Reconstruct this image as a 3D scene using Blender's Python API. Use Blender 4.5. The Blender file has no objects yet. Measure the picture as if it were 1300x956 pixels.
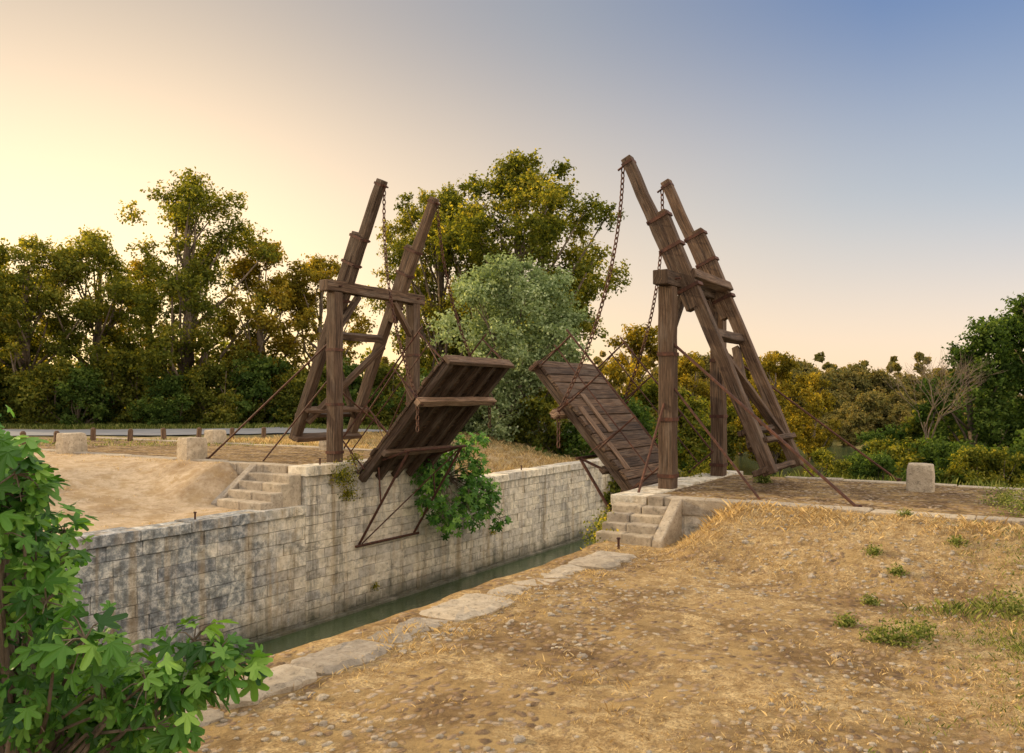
import bpy, math, random
import numpy as np
from mathutils import Vector, Matrix, noise
random.seed(7)
R_=random.Random(11)
scene=bpy.context.scene
PN=(2.97,15.6); ANG=math.radians(58)
CU,SU=math.cos(ANG),math.sin(ANG)
def W(s,t): return (PN[0]+CU*s-SU*t, PN[1]+SU*s+CU*t)
def ST(x,y):
    dx,dy=x-PN[0],y-PN[1]; return (dx*CU+dy*SU, -dx*SU+dy*CU)
LOCAL=Matrix.Translation((PN[0],PN[1],0))@Matrix.Rotation(ANG,4,'Z')
def sm(a,b,x):
    k=(x-a)/(b-a); k=0 if k<0 else (1 if k>1 else k); return k*k*(3-2*k)

# ---------------------------------------------------------------- materials
def newmat(name):
    m=bpy.data.materials.new(name); m.use_nodes=True
    nt=m.node_tree; nt.nodes.clear()
    out=nt.nodes.new('ShaderNodeOutputMaterial')
    return m,nt,out
class N:
    def __init__(s,nt): s.nt=nt
    def __call__(s,typ,ins={},**kw):
        n=s.nt.nodes.new(typ)
        for k,v in kw.items(): setattr(n,k,v)
        for k,v in ins.items():
            if isinstance(v,bpy.types.NodeSocket): s.nt.links.new(v,n.inputs[k])
            else: n.inputs[k].default_value=v
        return n
    def ramp(s,fac,stops,interp='LINEAR'):
        n=s.nt.nodes.new('ShaderNodeValToRGB'); n.color_ramp.interpolation=interp
        e=n.color_ramp.elements
        while len(e)<len(stops): e.new(0.5)
        for i,(p,c) in enumerate(stops):
            e[i].position=p; e[i].color=(c[0],c[1],c[2],1) if not isinstance(c,(int,float)) else (c,c,c,1)
        s.nt.links.new(fac,n.inputs[0]); return n.outputs[0]
    def mix(s,f,a,b,mode='MIX'):
        n=s.nt.nodes.new('ShaderNodeMix'); n.data_type='RGBA'; n.blend_type=mode
        for i,v in ((0,f),(6,a),(7,b)):
            if isinstance(v,bpy.types.NodeSocket): s.nt.links.new(v,n.inputs[i])
            else:
                n.inputs[i].default_value= v if i==0 else (v[0],v[1],v[2],1)
        return n.outputs[2]
    def math(s,op,a,b=0.0,clamp=False):
        n=s.nt.nodes.new('ShaderNodeMath'); n.operation=op; n.use_clamp=clamp
        for i,v in ((0,a),(1,b)):
            if isinstance(v,bpy.types.NodeSocket): s.nt.links.new(v,n.inputs[i])
            else: n.inputs[i].default_value=v
        return n.outputs[0]
    def noise(s,vec,scale,detail=5,rough=.6):
        return s('ShaderNodeTexNoise',{'Vector':vec,'Scale':scale,'Detail':detail,'Roughness':rough}).outputs[0]
    def mapp(s,vec,scale=(1,1,1)):
        return s('ShaderNodeMapping',{'Vector':vec,'Scale':scale}).outputs[0]
    def attr(s,name): return s('ShaderNodeAttribute',attribute_name=name)
def finish(nt,out,col,rough=.9,bump=None,bstr=.5,bdist=.02,spec=.3,metal=0):
    q=N(nt)
    p=q('ShaderNodeBsdfPrincipled')
    for k,v in (('Base Color',col),('Roughness',rough),('Specular IOR Level',spec),('Metallic',metal)):
        if isinstance(v,bpy.types.NodeSocket): nt.links.new(v,p.inputs[k])
        else: p.inputs[k].default_value = (v[0],v[1],v[2],1) if k=='Base Color' else v
    if bump is not None:
        b=q('ShaderNodeBump',{'Height':bump,'Strength':bstr,'Distance':bdist}); nt.links.new(b.outputs[0],p.inputs['Normal'])
    nt.links.new(p.outputs[0],out.inputs[0]); return p

def mat_wood():
    m,nt,out=newmat('weathered_wood'); q=N(nt)
    uv=q('ShaderNodeUVMap').outputs[0]
    g=q.noise(q.mapp(uv,(1.2,22,1)),1.6,8,.7)
    cr=q.noise(q.mapp(uv,(.7,40,1)),1.1,4,.5)
    pat=q.noise(q.mapp(uv,(1,3,1)),1.3,5,.6)
    col=q.ramp(g,[(.28,(.024,.015,.010)),(.5,(.088,.055,.034)),(.72,(.225,.150,.098))])
    r=q.attr('rnd').outputs['Fac']
    tint=q.ramp(r,[(0,(.62,.60,.60)),(.6,(1,.96,.92)),(.97,(1.35,1.28,1.2)),(1,(2.8,2.8,2.8))])
    col=q.mix(1.0,col,tint,'MULTIPLY')
    grey=q.ramp(pat,[(.5,0),(.72,1)])
    col=q.mix(q.math('MULTIPLY',grey,.5),col,(.21,.165,.125))
    crack=q.ramp(cr,[(.33,0),(.40,1)])
    col=q.mix(q.math('MULTIPLY',q.math('SUBTRACT',1,crack),.85),col,(.010,.007,.005))
    h=q.math('ADD',q.math('MULTIPLY',g,.6),crack)
    finish(nt,out,col,.85,h,.9,.03); return m
def mat_iron():
    m,nt,out=newmat('rusty_iron'); q=N(nt)
    co=q('ShaderNodeTexCoord').outputs['Object']
    n=q.noise(co,9,6,.7)
    col=q.ramp(n,[(.3,(.025,.014,.011)),(.55,(.09,.036,.021)),(.75,(.19,.075,.038))])
    finish(nt,out,col,.75,n,.4,.01,.4,.2); return m
def mat_stone(kind='wall'):
    m,nt,out=newmat('limestone_'+kind); q=N(nt)
    co=q('ShaderNodeTexCoord').outputs['Object']
    r=q.attr('rnd').outputs['Fac']
    n1=q.noise(co,1.1,6,.65); n2=q.noise(co,6,8,.75); n3=q.noise(co,45,3,.7)
    if kind=='wall':
        base=q.ramp(n2,[(.28,(.38,.33,.24)),(.42,(.64,.58,.46)),(.60,(.86,.80,.68))])
    else:
        base=q.ramp(n2,[(.25,(.27,.225,.165)),(.5,(.47,.40,.305)),(.75,(.64,.57,.45))])
    tint=q.ramp(r,[(0,(.74,.74,.76)),(.5,(.98,.96,.93)),(1,(1.1,1.07,1.0))])
    col=q.mix(1.0,base,tint,'MULTIPLY')
    if kind=='wall':
        xyz=q('ShaderNodeSeparateXYZ',{'Vector':co})
        x,z=xyz.outputs[0],xyz.outputs[2]
        gz=q.math('SUBTRACT',1,q.math('ADD',q.math('MULTIPLY',x,.34),q.math('ADD',1.25,q.math('MULTIPLY',q.math('SUBTRACT',n1,.47),4.5))),clamp=True)
        gz=q.math('MULTIPLY',gz,.90)
        grey=q.ramp(n2,[(.34,(.085,.10,.12)),(.48,(.23,.265,.29)),(.60,(.64,.64,.61))])
        col=q.mix(gz,col,q.mix(1.0,grey,tint,'MULTIPLY'))
        st=q.noise(q.mapp(co,(1.9,1,.20)),1.6,8,.8)
        stf=q.ramp(st,[(.51,0),(.60,1)])
        col=q.mix(q.math('MULTIPLY',stf,.52),col,(.09,.088,.075))
        st2=q.noise(q.mapp(co,(1,1,1.8)),2.2,9,.82)
        col=q.mix(q.math('MULTIPLY',q.ramp(st2,[(.53,0),(.60,1)]),.50),col,(.11,.105,.09))
        rs=q.noise(q.mapp(co,(2.3,3,.12)),1.1,5,.65)
        col=q.mix(q.math('MULTIPLY',q.ramp(rs,[(.51,0),(.64,1)]),.45),col,(.42,.29,.13))
        wet=q.math('ADD',q.math('MULTIPLY',q.math('ADD',z,2.15),-2.0),q.math('MULTIPLY',q.math('SUBTRACT',n1,.5),2.4),clamp=True)
        col=q.mix(q.math('MULTIPLY',wet,.82),col,(.05,.058,.036))
    else:
        lich=q.ramp(n1,[(.5,0),(.66,1)])
        col=q.mix(q.math('MULTIPLY',lich,.45),col,(.20,.17,.125))
        sp=q.ramp(q.noise(co,16,5,.75),[(.54,0),(.64,1)])
        col=q.mix(q.math('MULTIPLY',sp,.55),col,(.12,.105,.08))
    h=q.math('ADD',n2,q.math('MULTIPLY',n3,.35))
    finish(nt,out,col,.92,h,1.0,.05,.2); return m
def mat_plain_mortar():
    m,nt,out=newmat('mortar'); q=N(nt)
    co=q('ShaderNodeTexCoord').outputs['Object']
    finish(nt,out,q.ramp(q.noise(co,5),[(.3,(.08,.072,.06)),(.7,(.24,.21,.16))]),.95); return m
def mat_ground():
    m,nt,out=newmat('dry_earth_ground'); q=N(nt)
    co=q('ShaderNodeTexCoord').outputs['Object']
    z=q.attr('zone').outputs['Color']
    sp=q('ShaderNodeSeparateColor',{'Color':z})
    green,sand,cob=sp.outputs[0],sp.outputs[1],sp.outputs[2]
    n1=q.noise(co,.6,5,.65); n2=q.noise(co,5.5,7,.8); n3=q.noise(co,34,3,.8); n4=q.noise(co,1.9,5,.72)
    straw=q.ramp(n2,[(.32,(.21,.13,.056)),(.46,(.44,.295,.13)),(.62,(.72,.54,.28))])
    straw=q.mix(q.math('MULTIPLY',q.ramp(n3,[(.38,1),(.56,0)]),.65),straw,(.17,.11,.055))
    sandc=q.ramp(n2,[(.32,(.38,.27,.165)),(.48,(.58,.44,.28)),(.66,(.71,.57,.40))])
    sandc=q.mix(q.math('MULTIPLY',q.ramp(n4,[(.48,0),(.60,1)]),.6),sandc,(.42,.275,.12))
    dist=q('ShaderNodeTexNoise',{'Vector':co,'Scale':3.0,'Detail':2.0})
    wv=q('ShaderNodeVectorMath',{0:co,1:q('ShaderNodeVectorMath',{0:dist.outputs['Color'],'Scale':.16},operation='SCALE').outputs[0]},operation='ADD').outputs[0]
    flat=q.mapp(wv,(1,1.35,0))
    vo=q('ShaderNodeTexVoronoi',{'Vector':flat,'Scale':9.0,'Randomness':1.0})
    vs=q('ShaderNodeSeparateColor',{'Color':vo.outputs['Color']}).outputs[0]
    vd=vo.outputs['Distance']
    stone=q.ramp(vs,[(0,(.17,.11,.07)),(.4,(.36,.245,.155)),(.8,(.52,.39,.27)),(1,(.68,.58,.45))])
    edge=q.ramp(q.math('ADD',vd,q.math('MULTIPLY',q.math('SUBTRACT',n3,.5),.45)),[(.34,0),(.50,1)])
    cobc=q.mix(edge,stone,q.mix(q.ramp(n4,[(.4,0),(.6,1)]),(.085,.05,.022),(.44,.30,.13)))
    grn=q.ramp(n2,[(.3,(.045,.055,.018)),(.48,(.13,.13,.045)),(.66,(.32,.27,.12))])
    cm0=q.ramp(q.math('ADD',n4,q.math('MULTIPLY',q.math('SUBTRACT',n1,.5),.9)),[(.40,0),(.52,1)])
    cmask=q.math('MULTIPLY',q.math('MULTIPLY',cob,cm0),1.0)
    full=q.ramp(cob,[(.9,0),(1,1)])
    cmask=q.math('MAXIMUM',cmask,q.math('MULTIPLY',full,.95))
    col=q.mix(sand,straw,sandc)
    col=q.mix(cmask,col,cobc)
    gm=q.math('MULTIPLY',green,q.ramp(q.math('ADD',n4,q.math('MULTIPLY',q.math('SUBTRACT',green,.5),.7)),[(.35,0),(.6,1)]))
    col=q.mix(gm,col,grn)
    col=q.mix(q.ramp(n1,[(.50,0),(.70,.50)]),col,(.20,.115,.052))
    dome=q.math('MULTIPLY',q.math('MULTIPLY',q.ramp(vd,[(.1,1),(.5,0)]),cmask),1.5)
    h=q.math('ADD',dome,q.math('ADD',n2,q.math('MULTIPLY',n3,.6)))
    finish(nt,out,col,.95,h,1.0,.065,.15); return m
def mat_road():
    m,nt,out=newmat('asphalt'); q=N(nt)
    co=q('ShaderNodeTexCoord').outputs['Object']
    n=q.noise(co,.6,6,.6);n2=q.noise(co,30,3)
    finish(nt,out,q.mix(q.math('MULTIPLY',n2,.3),q.ramp(n,[(.3,(.17,.17,.18)),(.7,(.26,.26,.26))]),(.30,.29,.28)),.85,n2,.3,.01); return m
def mat_water():
    m,nt,out=newmat('canal_water'); q=N(nt)
    co=q('ShaderNodeTexCoord').outputs['Object']
    n=q.noise(q.mapp(co,(1,1.6,1)),3.2,4,.55)
    c=q.ramp(q.noise(co,.5),[(.3,(.04,.062,.028)),(.7,(.075,.105,.048))])
    finish(nt,out,c,.09,n,.3,.05,.6); return m
def mat_leaf(name,dark,mid,light,trans,tf=.35):
    m,nt,out=newmat(name); q=N(nt)
    r=q.attr('rnd').outputs['Fac']
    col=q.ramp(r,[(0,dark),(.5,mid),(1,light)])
    p=q('ShaderNodeBsdfDiffuse',{'Color':col})
    if 'fig' in name:
        p=q('ShaderNodeBsdfPrincipled',{'Base Color':col,'Roughness':.5,'Specular IOR Level':.3})
    tcol=q.mix(1.0,col,trans,'MULTIPLY')
    t=q('ShaderNodeBsdfTranslucent',{'Color':tcol})
    mx=q('ShaderNodeMixShader',{0:tf,1:p.outputs[0],2:t.outputs[0]})
    nt.links.new(mx.outputs[0],out.inputs[0]); return m
def mat_bark(name='bark',a=(.06,.042,.028),b=(.24,.19,.14)):
    m,nt,out=newmat(name); q=N(nt)
    co=q('ShaderNodeTexCoord').outputs['Object']
    n=q.noise(q.mapp(co,(1,1,.25)),9,6,.7)
    finish(nt,out,q.ramp(n,[(.3,a),(.7,b)]),.95,n,.6,.03); return m
WOOD=mat_wood(); IRON=mat_iron(); WALL=mat_stone('wall'); SLAB=mat_stone('slab'); MORT=mat_plain_mortar()
GROUND=mat_ground(); ROAD=mat_road(); WATER=mat_water(); BARK=mat_bark()
TW=(2.5,1.95,.55)
L_GREEN=mat_leaf('leaves_green',(.04,.058,.013),(.135,.165,.036),(.36,.34,.075),TW,.52)
L_DARK=mat_leaf('leaves_dark',(.024,.045,.013),(.07,.115,.028),(.18,.23,.055),(2,2,.8),.4)
L_WARM=mat_leaf('leaves_warm',(.075,.072,.014),(.225,.205,.035),(.50,.40,.075),(2.1,1.65,.5),.52)
L_SILV=mat_leaf('leaves_silver',(.11,.15,.07),(.26,.33,.16),(.54,.60,.36),(1.4,1.4,.8),.38)
L_FIG=mat_leaf('leaves_fig',(.022,.075,.011),(.078,.20,.026),(.23,.40,.07),(1.7,1.8,.6),.32)
L_FAR=mat_leaf('leaves_far',(.08,.09,.035),(.19,.18,.065),(.36,.28,.11),(1.8,1.5,.7),.4)
L_STRAW=mat_leaf('grass_straw',(.25,.165,.075),(.50,.36,.165),(.76,.60,.33),(1.3,1.2,.8),.3)
L_GRASS=mat_leaf('grass_green',(.05,.078,.02),(.15,.19,.048),(.36,.36,.13),(1.6,1.5,.7),.4)

# ---------------------------------------------------------------- mesh builder
class MB:
    def __init__(s): s.v=[];s.f=[];s.uv=[];s.m=[];s.r=[]
    def add(s,vs,fs,uvs=None,mat=0,rnd=None):
        o=len(s.v); s.v+= [tuple(p) for p in vs]
        if rnd is None: rnd=R_.random()*.96
        for i,f in enumerate(fs):
            s.f.append([o+k for k in f]); s.m.append(mat); s.r.append(rnd)
            s.uv += (uvs[i] if uvs else [(0,0)]*len(f))
    def beam(s,p0,p1,w,h,up=(0,0,1),seg=1,jit=0.0,mat=0,rnd=None,taper=1.0):
        p0=Vector(p0);p1=Vector(p1);d=p1-p0;L=d.length;d.normalize()
        up=Vector(up); side=d.cross(up)
        if side.length<1e-4: side=d.cross(Vector((1,0,0)))
        side.normalize(); upv=side.cross(d).normalized()
        vs=[];uo=R_.uniform(0,40);vo=R_.uniform(0,40)
        for i in range(seg+1):
            k=i/seg; c=p0+d*L*k; sc=1+(taper-1)*k
            j=(lambda: R_.uniform(-jit,jit)) if jit else (lambda:0)
            c=c+side*j()+upv*j()
            for a,b in ((-1,-1),(1,-1),(1,1),(-1,1)):
                vs.append(c+side*(a*w/2*sc+j()*.5)+upv*(b*h/2*sc+j()*.5))
        fs=[];uvs=[]
        per=[0,w,w+h,2*w+h,2*w+2*h]
        for i in range(seg):
            for a in range(4):
                b=(a+1)%4
                fs.append((i*4+a,i*4+b,(i+1)*4+b,(i+1)*4+a))
                u0=uo+L*i/seg;u1=uo+L*(i+1)/seg
                uvs.append([(u0,vo+per[a]),(u0,vo+per[a+1]),(u1,vo+per[a+1]),(u1,vo+per[a])])
        n=seg*4
        fs.append((3,2,1,0));uvs.append([(uo,vo),(uo+.05,vo+w),(uo+.1,vo+w),(uo,vo+.1)])
        fs.append((n,n+1,n+2,n+3));uvs.append([(uo,vo),(uo+.05,vo+w),(uo+.1,vo+w),(uo,vo+.1)])
        s.add(vs,fs,uvs,mat,rnd)
    def box(s,x0,x1,y0,y1,z0,z1,mat=0,j=0.0,rnd=None):
        J=lambda: R_.uniform(-j,j) if j else 0
        vs=[(x+J(),y+J(),z+J()) for z in (z0,z1) for x,y in ((x0,y0),(x1,y0),(x1,y1),(x0,y1))]
        fs=[(3,2,1,0),(4,5,6,7),(0,1,5,4),(1,2,6,5),(2,3,7,6),(3,0,4,7)]
        s.add(vs,fs,None,mat,rnd)
    def tube(s,pts,rad,n=6,mat=0,rnd=None):
        pts=[Vector(p) for p in pts]
        if not hasattr(rad,'__len__'): rad=[rad]*len(pts)
        vs=[];fs=[];uvs=[]
        for i,p in enumerate(pts):
            d=(pts[min(i+1,len(pts)-1)]-pts[max(i-1,0)]).normalized()
            a=d.cross(Vector((0,0,1)))
            if a.length<1e-3: a=Vector((1,0,0))
            a.normalize(); b=d.cross(a)
            for k in range(n):
                th=2*math.pi*k/n; vs.append(p+(a*math.cos(th)+b*math.sin(th))*rad[i])
        for i in range(len(pts)-1):
            for k in range(n):
                fs.append((i*n+k,i*n+(k+1)%n,(i+1)*n+(k+1)%n,(i+1)*n+k))
                uvs.append([(i*.3,k*.1),(i*.3,k*.1+.1),(i*.3+.3,k*.1+.1),(i*.3+.3,k*.1)])
        fs.append(tuple(range(n-1,-1,-1)));uvs.append([(0,0)]*n)
        l=(len(pts)-1)*n; fs.append(tuple(range(l,l+n)));uvs.append([(0,0)]*n)
        s.add(vs,fs,uvs,mat,rnd)
    def mesh(s,name,mats):
        me=bpy.data.meshes.new(name); me.from_pydata(s.v,[],s.f)
        for m in mats: me.materials.append(m)
        me.polygons.foreach_set('material_index',s.m)
        a=me.attributes.new('rnd','FLOAT','FACE'); a.data.foreach_set('value',s.r)
        uvl=me.uv_layers.new(name='UVMap'); uvl.data.foreach_set('uv',[c for u in s.uv for c in u])
        me.update(); return me
    def obj(s,name,mats,local=True,bevel=0,parent=None):
        ob=bpy.data.objects.new(name,s.mesh(name,mats)); scene.collection.objects.link(ob)
        if parent is not None: ob.parent=parent
        elif local: ob.matrix_world=LOCAL
        if bevel:
            b=ob.modifiers.new('bevel','BEVEL'); b.width=bevel; b.segments=2; b.limit_method='ANGLE'
        return ob

# ---------------------------------------------------------------- terrain
def pondf(x,y):
    dx,dy=x-22,y-76; a=dx*.40+dy*.917; b=dx*.917-dy*.40
    return 1-sm(.75,1.15,math.sqrt((a/30)**2+(b/12)**2))
def H(s,t):
    x,y=W(s,t)
    if t>=4:
        low=.06+.84*sm(9.5,15,t)
        low-=1.2*sm(14,35,s)*(1-sm(18,32,t))
        k=sm(-3.4,-1.5,s)*(1-sm(4.4,7,s))
        tl=sm(9.9,10.8,t) if s<-1.4 else 1
        if s>4.4: tl=sm(8.6,9.6,t)
        h=low+(.95-low)*k*tl
    else:
        low=.14+.34*sm(-4,-12,t)-1.5*sm(5,22,s)
        k=sm(-4.2,-1.5,s)*(1-sm(3.6,6.5,s))
        tl=sm(-.85,-1.9,t) if s<-1.4 else 1
        h=low+(.80-low)*k*tl
    flat=0 if -1.5<s<4.4 and -9<t<20 else 1
    h+=.06*noise.noise(Vector((s*.6,t*.6,0)))*flat
    h+=.035*noise.noise(Vector((s*1.9,t*1.9,4)))*flat
    if s<15.5:
        if .2<t<8.4: h=-3.4
    else:
        c=sm(-2.5,.5,t)*(1-sm(8.1,12,t))*(1-sm(60,80,s))
        h=h+(-3.4-h)*c
    p=pondf(x,y); h=h+(-3.4-h)*p
    return h
def HW(x,y): return H(*ST(x,y))
def axis(lo,hi,step,far,extra):
    a=list(np.arange(lo,hi+1e-6,step)); x=hi; d=step
    while x<far: d=min(d*1.22,9 if x<150 else 1e9); x+=d; a.append(x)
    x=lo; d=step
    while x>-far: d=min(d*1.22,9 if x>-150 else 1e9); x-=d; a.append(x)
    a+=extra; a=sorted(a); o=[a[0]]
    for q in a[1:]:
        if q-o[-1]>.015: o.append(q)
    return o
S=axis(-16,16,.25,900,[-1.42,-1.38,15.48,15.52]); T=axis(-12,20,.25,900,[.19,.22,8.38,8.41])
verts=[];zone=[]
for s in S:
    for t in T:
        verts.append((s,t,H(s,t)))
        x,y=W(s,t)
        nn=noise.noise(Vector((s*.25,t*.25,3)))
        sand=0;cob=0;green=0
        if t>8:
            sand=1*(1-sm(24,34,t))*(1-sm(4.4,5.5,s))
            if 4.2<s<14: green=.45; sand=.4
            if -1.2<s<4.1 and t<30: cob=1;sand=.6
            green=max(green,sm(29,36,y)*.85)
            if s>14: green=1
        else:
            cob=.85*(1-sm(-4.6,-6.3,t+nn))*(1-sm(-3.4,-1.8,s)) if s<-1.4 else 0
            if -1.2<s<3.6: cob=1 if t>-14 else .6
            green=.8*sm(-4.8,-6.6,t+1.5*nn)*(1-sm(-2.8,-1.6,s)) if s<-1.4 else 0
            if s>4: green=sm(4,6,s)
            if t<-16: green=.9
        zone.append((green,sand,cob,1))
nt_=len(T);faces=[(i*nt_+j,(i+1)*nt_+j,(i+1)*nt_+j+1,i*nt_+j+1) for i in range(len(S)-1) for j in range(nt_-1)]
me=bpy.data.meshes.new('ground');me.from_pydata(verts,[],faces);me.materials.append(GROUND)
ca=me.color_attributes.new('zone','FLOAT_COLOR','POINT');ca.data.foreach_set('color',[c for z in zone for c in z])
me.polygons.foreach_set('use_smooth',[True]*len(me.polygons))
g=bpy.data.objects.new('ground',me);scene.collection.objects.link(g);g.matrix_world=LOCAL
mb=MB();mb.add([(-60,.1,-2.7),(15.6,.1,-2.7),(15.6,8.45,-2.7),(-60,8.45,-2.7)],[(0,1,2,3)])
mb.add([(15.6,-45,-2.7),(180,-45,-2.7),(180,40,-2.7),(15.6,40,-2.7)],[(0,1,2,3)])
mb.obj('canal_water',[WATER])
cp=[(-95,30),(-60,33),(-40,35),(-25,37),(-15,39),(-8,42.5),(-2,49),(2,58),(5,80)]
pts=[]
for i in range(len(cp)-1):
    p0=Vector(cp[max(i-1,0)]);p1=Vector(cp[i]);p2=Vector(cp[i+1]);p3=Vector(cp[min(i+2,len(cp)-1)])
    for k in range(8):
        u=k/8; pts.append(.5*((2*p1)+(p2-p0)*u+(2*p0-5*p1+4*p2-p3)*u*u+(3*p1-p0-3*p2+p3)*u**3))
mb=MB();vv=[];
for i,p in enumerate(pts):
    d=(pts[min(i+1,len(pts)-1)]-pts[max(i-1,0)]).normalized();n=Vector((-d.y,d.x))
    for k in (-3.8,-1.9,0,1.9,3.8):
        q=p+n*k; vv.append((q.x,q.y,HW(q.x,q.y)+.05))
mb.add(vv,[(i*5+k,(i+1)*5+k,(i+1)*5+k+1,i*5+k+1) for i in range(len(pts)-1) for k in range(4)])
mb.obj('asphalt_road',[ROAD],local=False)

# ---------------------------------------------------------------- masonry
def wall_blocks(mb,s0,s1,face,z0,z1,rowh,lmin,lmax,sign,depth=.12):
    z=z1
    while z>z0+.02:
        hh=rowh*R_.uniform(.8,1.2); zb=max(z0,z-hh)
        s=s0
        while s<s1-.02:
            L=R_.uniform(lmin,lmax); e=min(s1,s+L)
            if s1-e<.15: e=s1
            o=R_.uniform(-.012,.014)
            if R_.random()<.03: o=-.03
            y0,y1=(face-o,face+depth) if sign>0 else (face-depth,face+o)
            mb.box(s+.004,e-.004,y0,y1,zb+.004,z-.004,0,j=.006)
            s=e
        z=zb
def coping(mb,s0,s1,ta,tb,z,th,lmin,lmax,j=.02,gap=.012):
    s=s0
    while s<s1:
        L=R_.uniform(lmin,lmax); e=min(s1,s+L)
        if s1-e<.3:e=s1
        dz=R_.uniform(-j,j)
        mb.box(s+gap/2,e-gap/2,ta+R_.uniform(-j,j),tb+R_.uniform(-j,j)*2,z-th,z+dz,0,j=j*.5)
        s=e
mb=MB()
mb.box(-60,-1.4,8.24,8.9,-3.5,-.10,1); mb.box(4.4,15.5,8.24,8.9,-3.5,-.06,1)
wall_blocks(mb,-12,-1.4,8.2,-3.0,-.12,.27,.4,.9,1)
wall_blocks(mb,4.4,15.5,8.2,-3.0,-.10,.22,.3,.65,1)
mb.box(-60,-12,8.2,8.35,-3.0,-.12,0)
coping(mb,-30,-1.42,8.14,8.72,.09,.20,.8,1.5,.014); coping(mb,4.42,15.5,8.14,8.8,.13,.22,.7,1.3,.014)
mb.box(-60,15.5,8.10,8.25,-3.4,-2.64,0)
mb.obj('stone_canal_wall',[WALL,MORT],bevel=.010)
mb=MB()
mb.box(-1.36,4.36,8.24,9.4,-3.5,.80,1)
wall_blocks(mb,-1.4,4.4,8.2,-3.0,.74,.23,.3,.7,1)
for k in range(4): mb.box(-1.4,-1.3,8.34+k*.42,8.34+(k+1)*.42-.01,0.0,.74,0,j=.004)
coping(mb,-1.45,4.45,8.12,8.75,.965,.22,.7,1.2,.010)
mb.obj('stone_bridge_abutment',[WALL,MORT],bevel=.010)
mb=MB()
mb.box(-1.36,4.36,-1.2,.40,-3.5,.70,1)
wall_blocks(mb,-1.4,4.4,.45,-3.0,.62,.23,.3,.7,-1)
for k in range(5): mb.box(-1.42,-1.3,.42-(k+1)*.42+.01,.42-k*.42,0.0,.62,0,j=.004)
coping(mb,-1.45,4.45,-.15,.52,.83,.2,.7,1.2,.010)
mb.obj('stone_bridge_abutment',[WALL,MORT],bevel=.010)
mb=MB()
mb.box(-60,-1.4,-.6,-.10,-3.5,-.08,1);mb.box(4.4,15.5,-.5,.04,-3.5,-.3,1);mb.box(-60,-1.4,-.2,.21,-3.5,-2.9,1)
wall_blocks(mb,-14,-1.4,-.06,-3.0,-.08,.29,.45,.95,-1); wall_blocks(mb,4.4,15.5,.08,-3.0,-.1,.25,.4,.8,-1)
mb.obj('stone_canal_wall',[WALL,MORT],bevel=.010)
mb=MB()
s=-20
while s<-1.5:
    L=R_.uniform(.45,1.25);e=min(-1.5,s+L)
    wdt=R_.uniform(.42,.8); o=R_.uniform(-.22,.02)
    out=[];M=9
    for i in range(M+1): out.append((s+.01+(L-.02)*i/M*(e-s)/L,.04+o+R_.uniform(-.035,.03)-(.05 if i in(0,M) else 0)))
    for i in range(M+1): out.append((e-.01-(L-.02)*i/M*(e-s)/L,-wdt+R_.uniform(-.06,.06)+(.08 if i in(0,M) else 0)))
    zt=.165+R_.uniform(-.035,.02);n=len(out)
    cx=(s+e)/2;cy=(-wdt+.1)/2
    top=[(cx+(a-cx)*.82,cy+(b-cy)*.78,zt+R_.uniform(-.012,.018)) for a,b in out]
    vs=[(a,b,-.12) for a,b in out]+[(a,b,zt-.02+R_.uniform(-.015,.012)) for a,b in out]+top+[(cx,cy,zt+.005)]
    fs=[(i,(i+1)%n,n+(i+1)%n,n+i)for i in range(n)]+[(n+i,n+(i+1)%n,2*n+(i+1)%n,2*n+i)for i in range(n)]+[(2*n+i,2*n+(i+1)%n,3*n) for i in range(n)]
    fs=[tuple(reversed(f)) for f in fs]
    mb.add(vs,fs,None,0)
    s=e
mb.obj('stone_coping_slabs',[SLAB],bevel=.012)
def kerb(mb,sa,sb,t0,t1,z):
    t=t0
    while t<t1:
        e=min(t1,t+R_.uniform(.7,1.4))
        mb.box(sa+R_.uniform(-.02,.02),sb+R_.uniform(-.02,.02),t+.008,e-.008,z-.28,z+R_.uniform(-.012,.012),0,j=.008); t=e
mb=MB();kerb(mb,-1.46,-1.08,8.8,26,.975);kerb(mb,4.05,4.4,9.4,26,.975)
mb.obj('stone_kerb',[SLAB],bevel=.015)
mb=MB();kerb(mb,-1.47,-1.05,-6.2,-.2,.84);kerb(mb,3.5,3.8,-12,-1.3,.82)
mb.obj('stone_kerb',[SLAB],bevel=.015)
def steps(name,t0,t1,ztop,zbot,n,wing,run):
    mb=MB()
    for i in range(n):
        z=ztop-(i+1)*(ztop-zbot)/(n+1)
        s1=-1.45-i*run; s0=s1-run
        tm=t0+(t1-t0)*R_.uniform(.35,.65)
        for a,b in ((t0,tm-.005),(tm+.005,t1)):
            mb.box(s0-.03+R_.uniform(-.02,.02),s1+.02,a,b,zbot-.3,z+R_.uniform(-.01,.01),0,j=.012)
    a,b=wing; sf=-1.45-n*run-.02
    vs=[(-1.45,a,zbot-.3),(-1.45,b,zbot-.3),(sf,b,zbot-.3),(sf,a,zbot-.3),(-1.45,a,ztop+.01),(-1.45,b,ztop+.01),(sf,b,zbot+.08),(sf,a,zbot+.08)]
    mb.add(vs,[(4,7,6,5),(0,1,2,3),(0,3,7,4),(1,5,6,2),(2,6,7,3),(0,4,5,1)])
    mb.obj(name,[SLAB],bevel=.025)
steps('stone_steps',8.3,9.75,.965,.08,4,(9.76,10.0),.28)
steps('stone_steps',-.62,.38,.83,.17,4,(-.82,-.63),.22)
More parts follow.
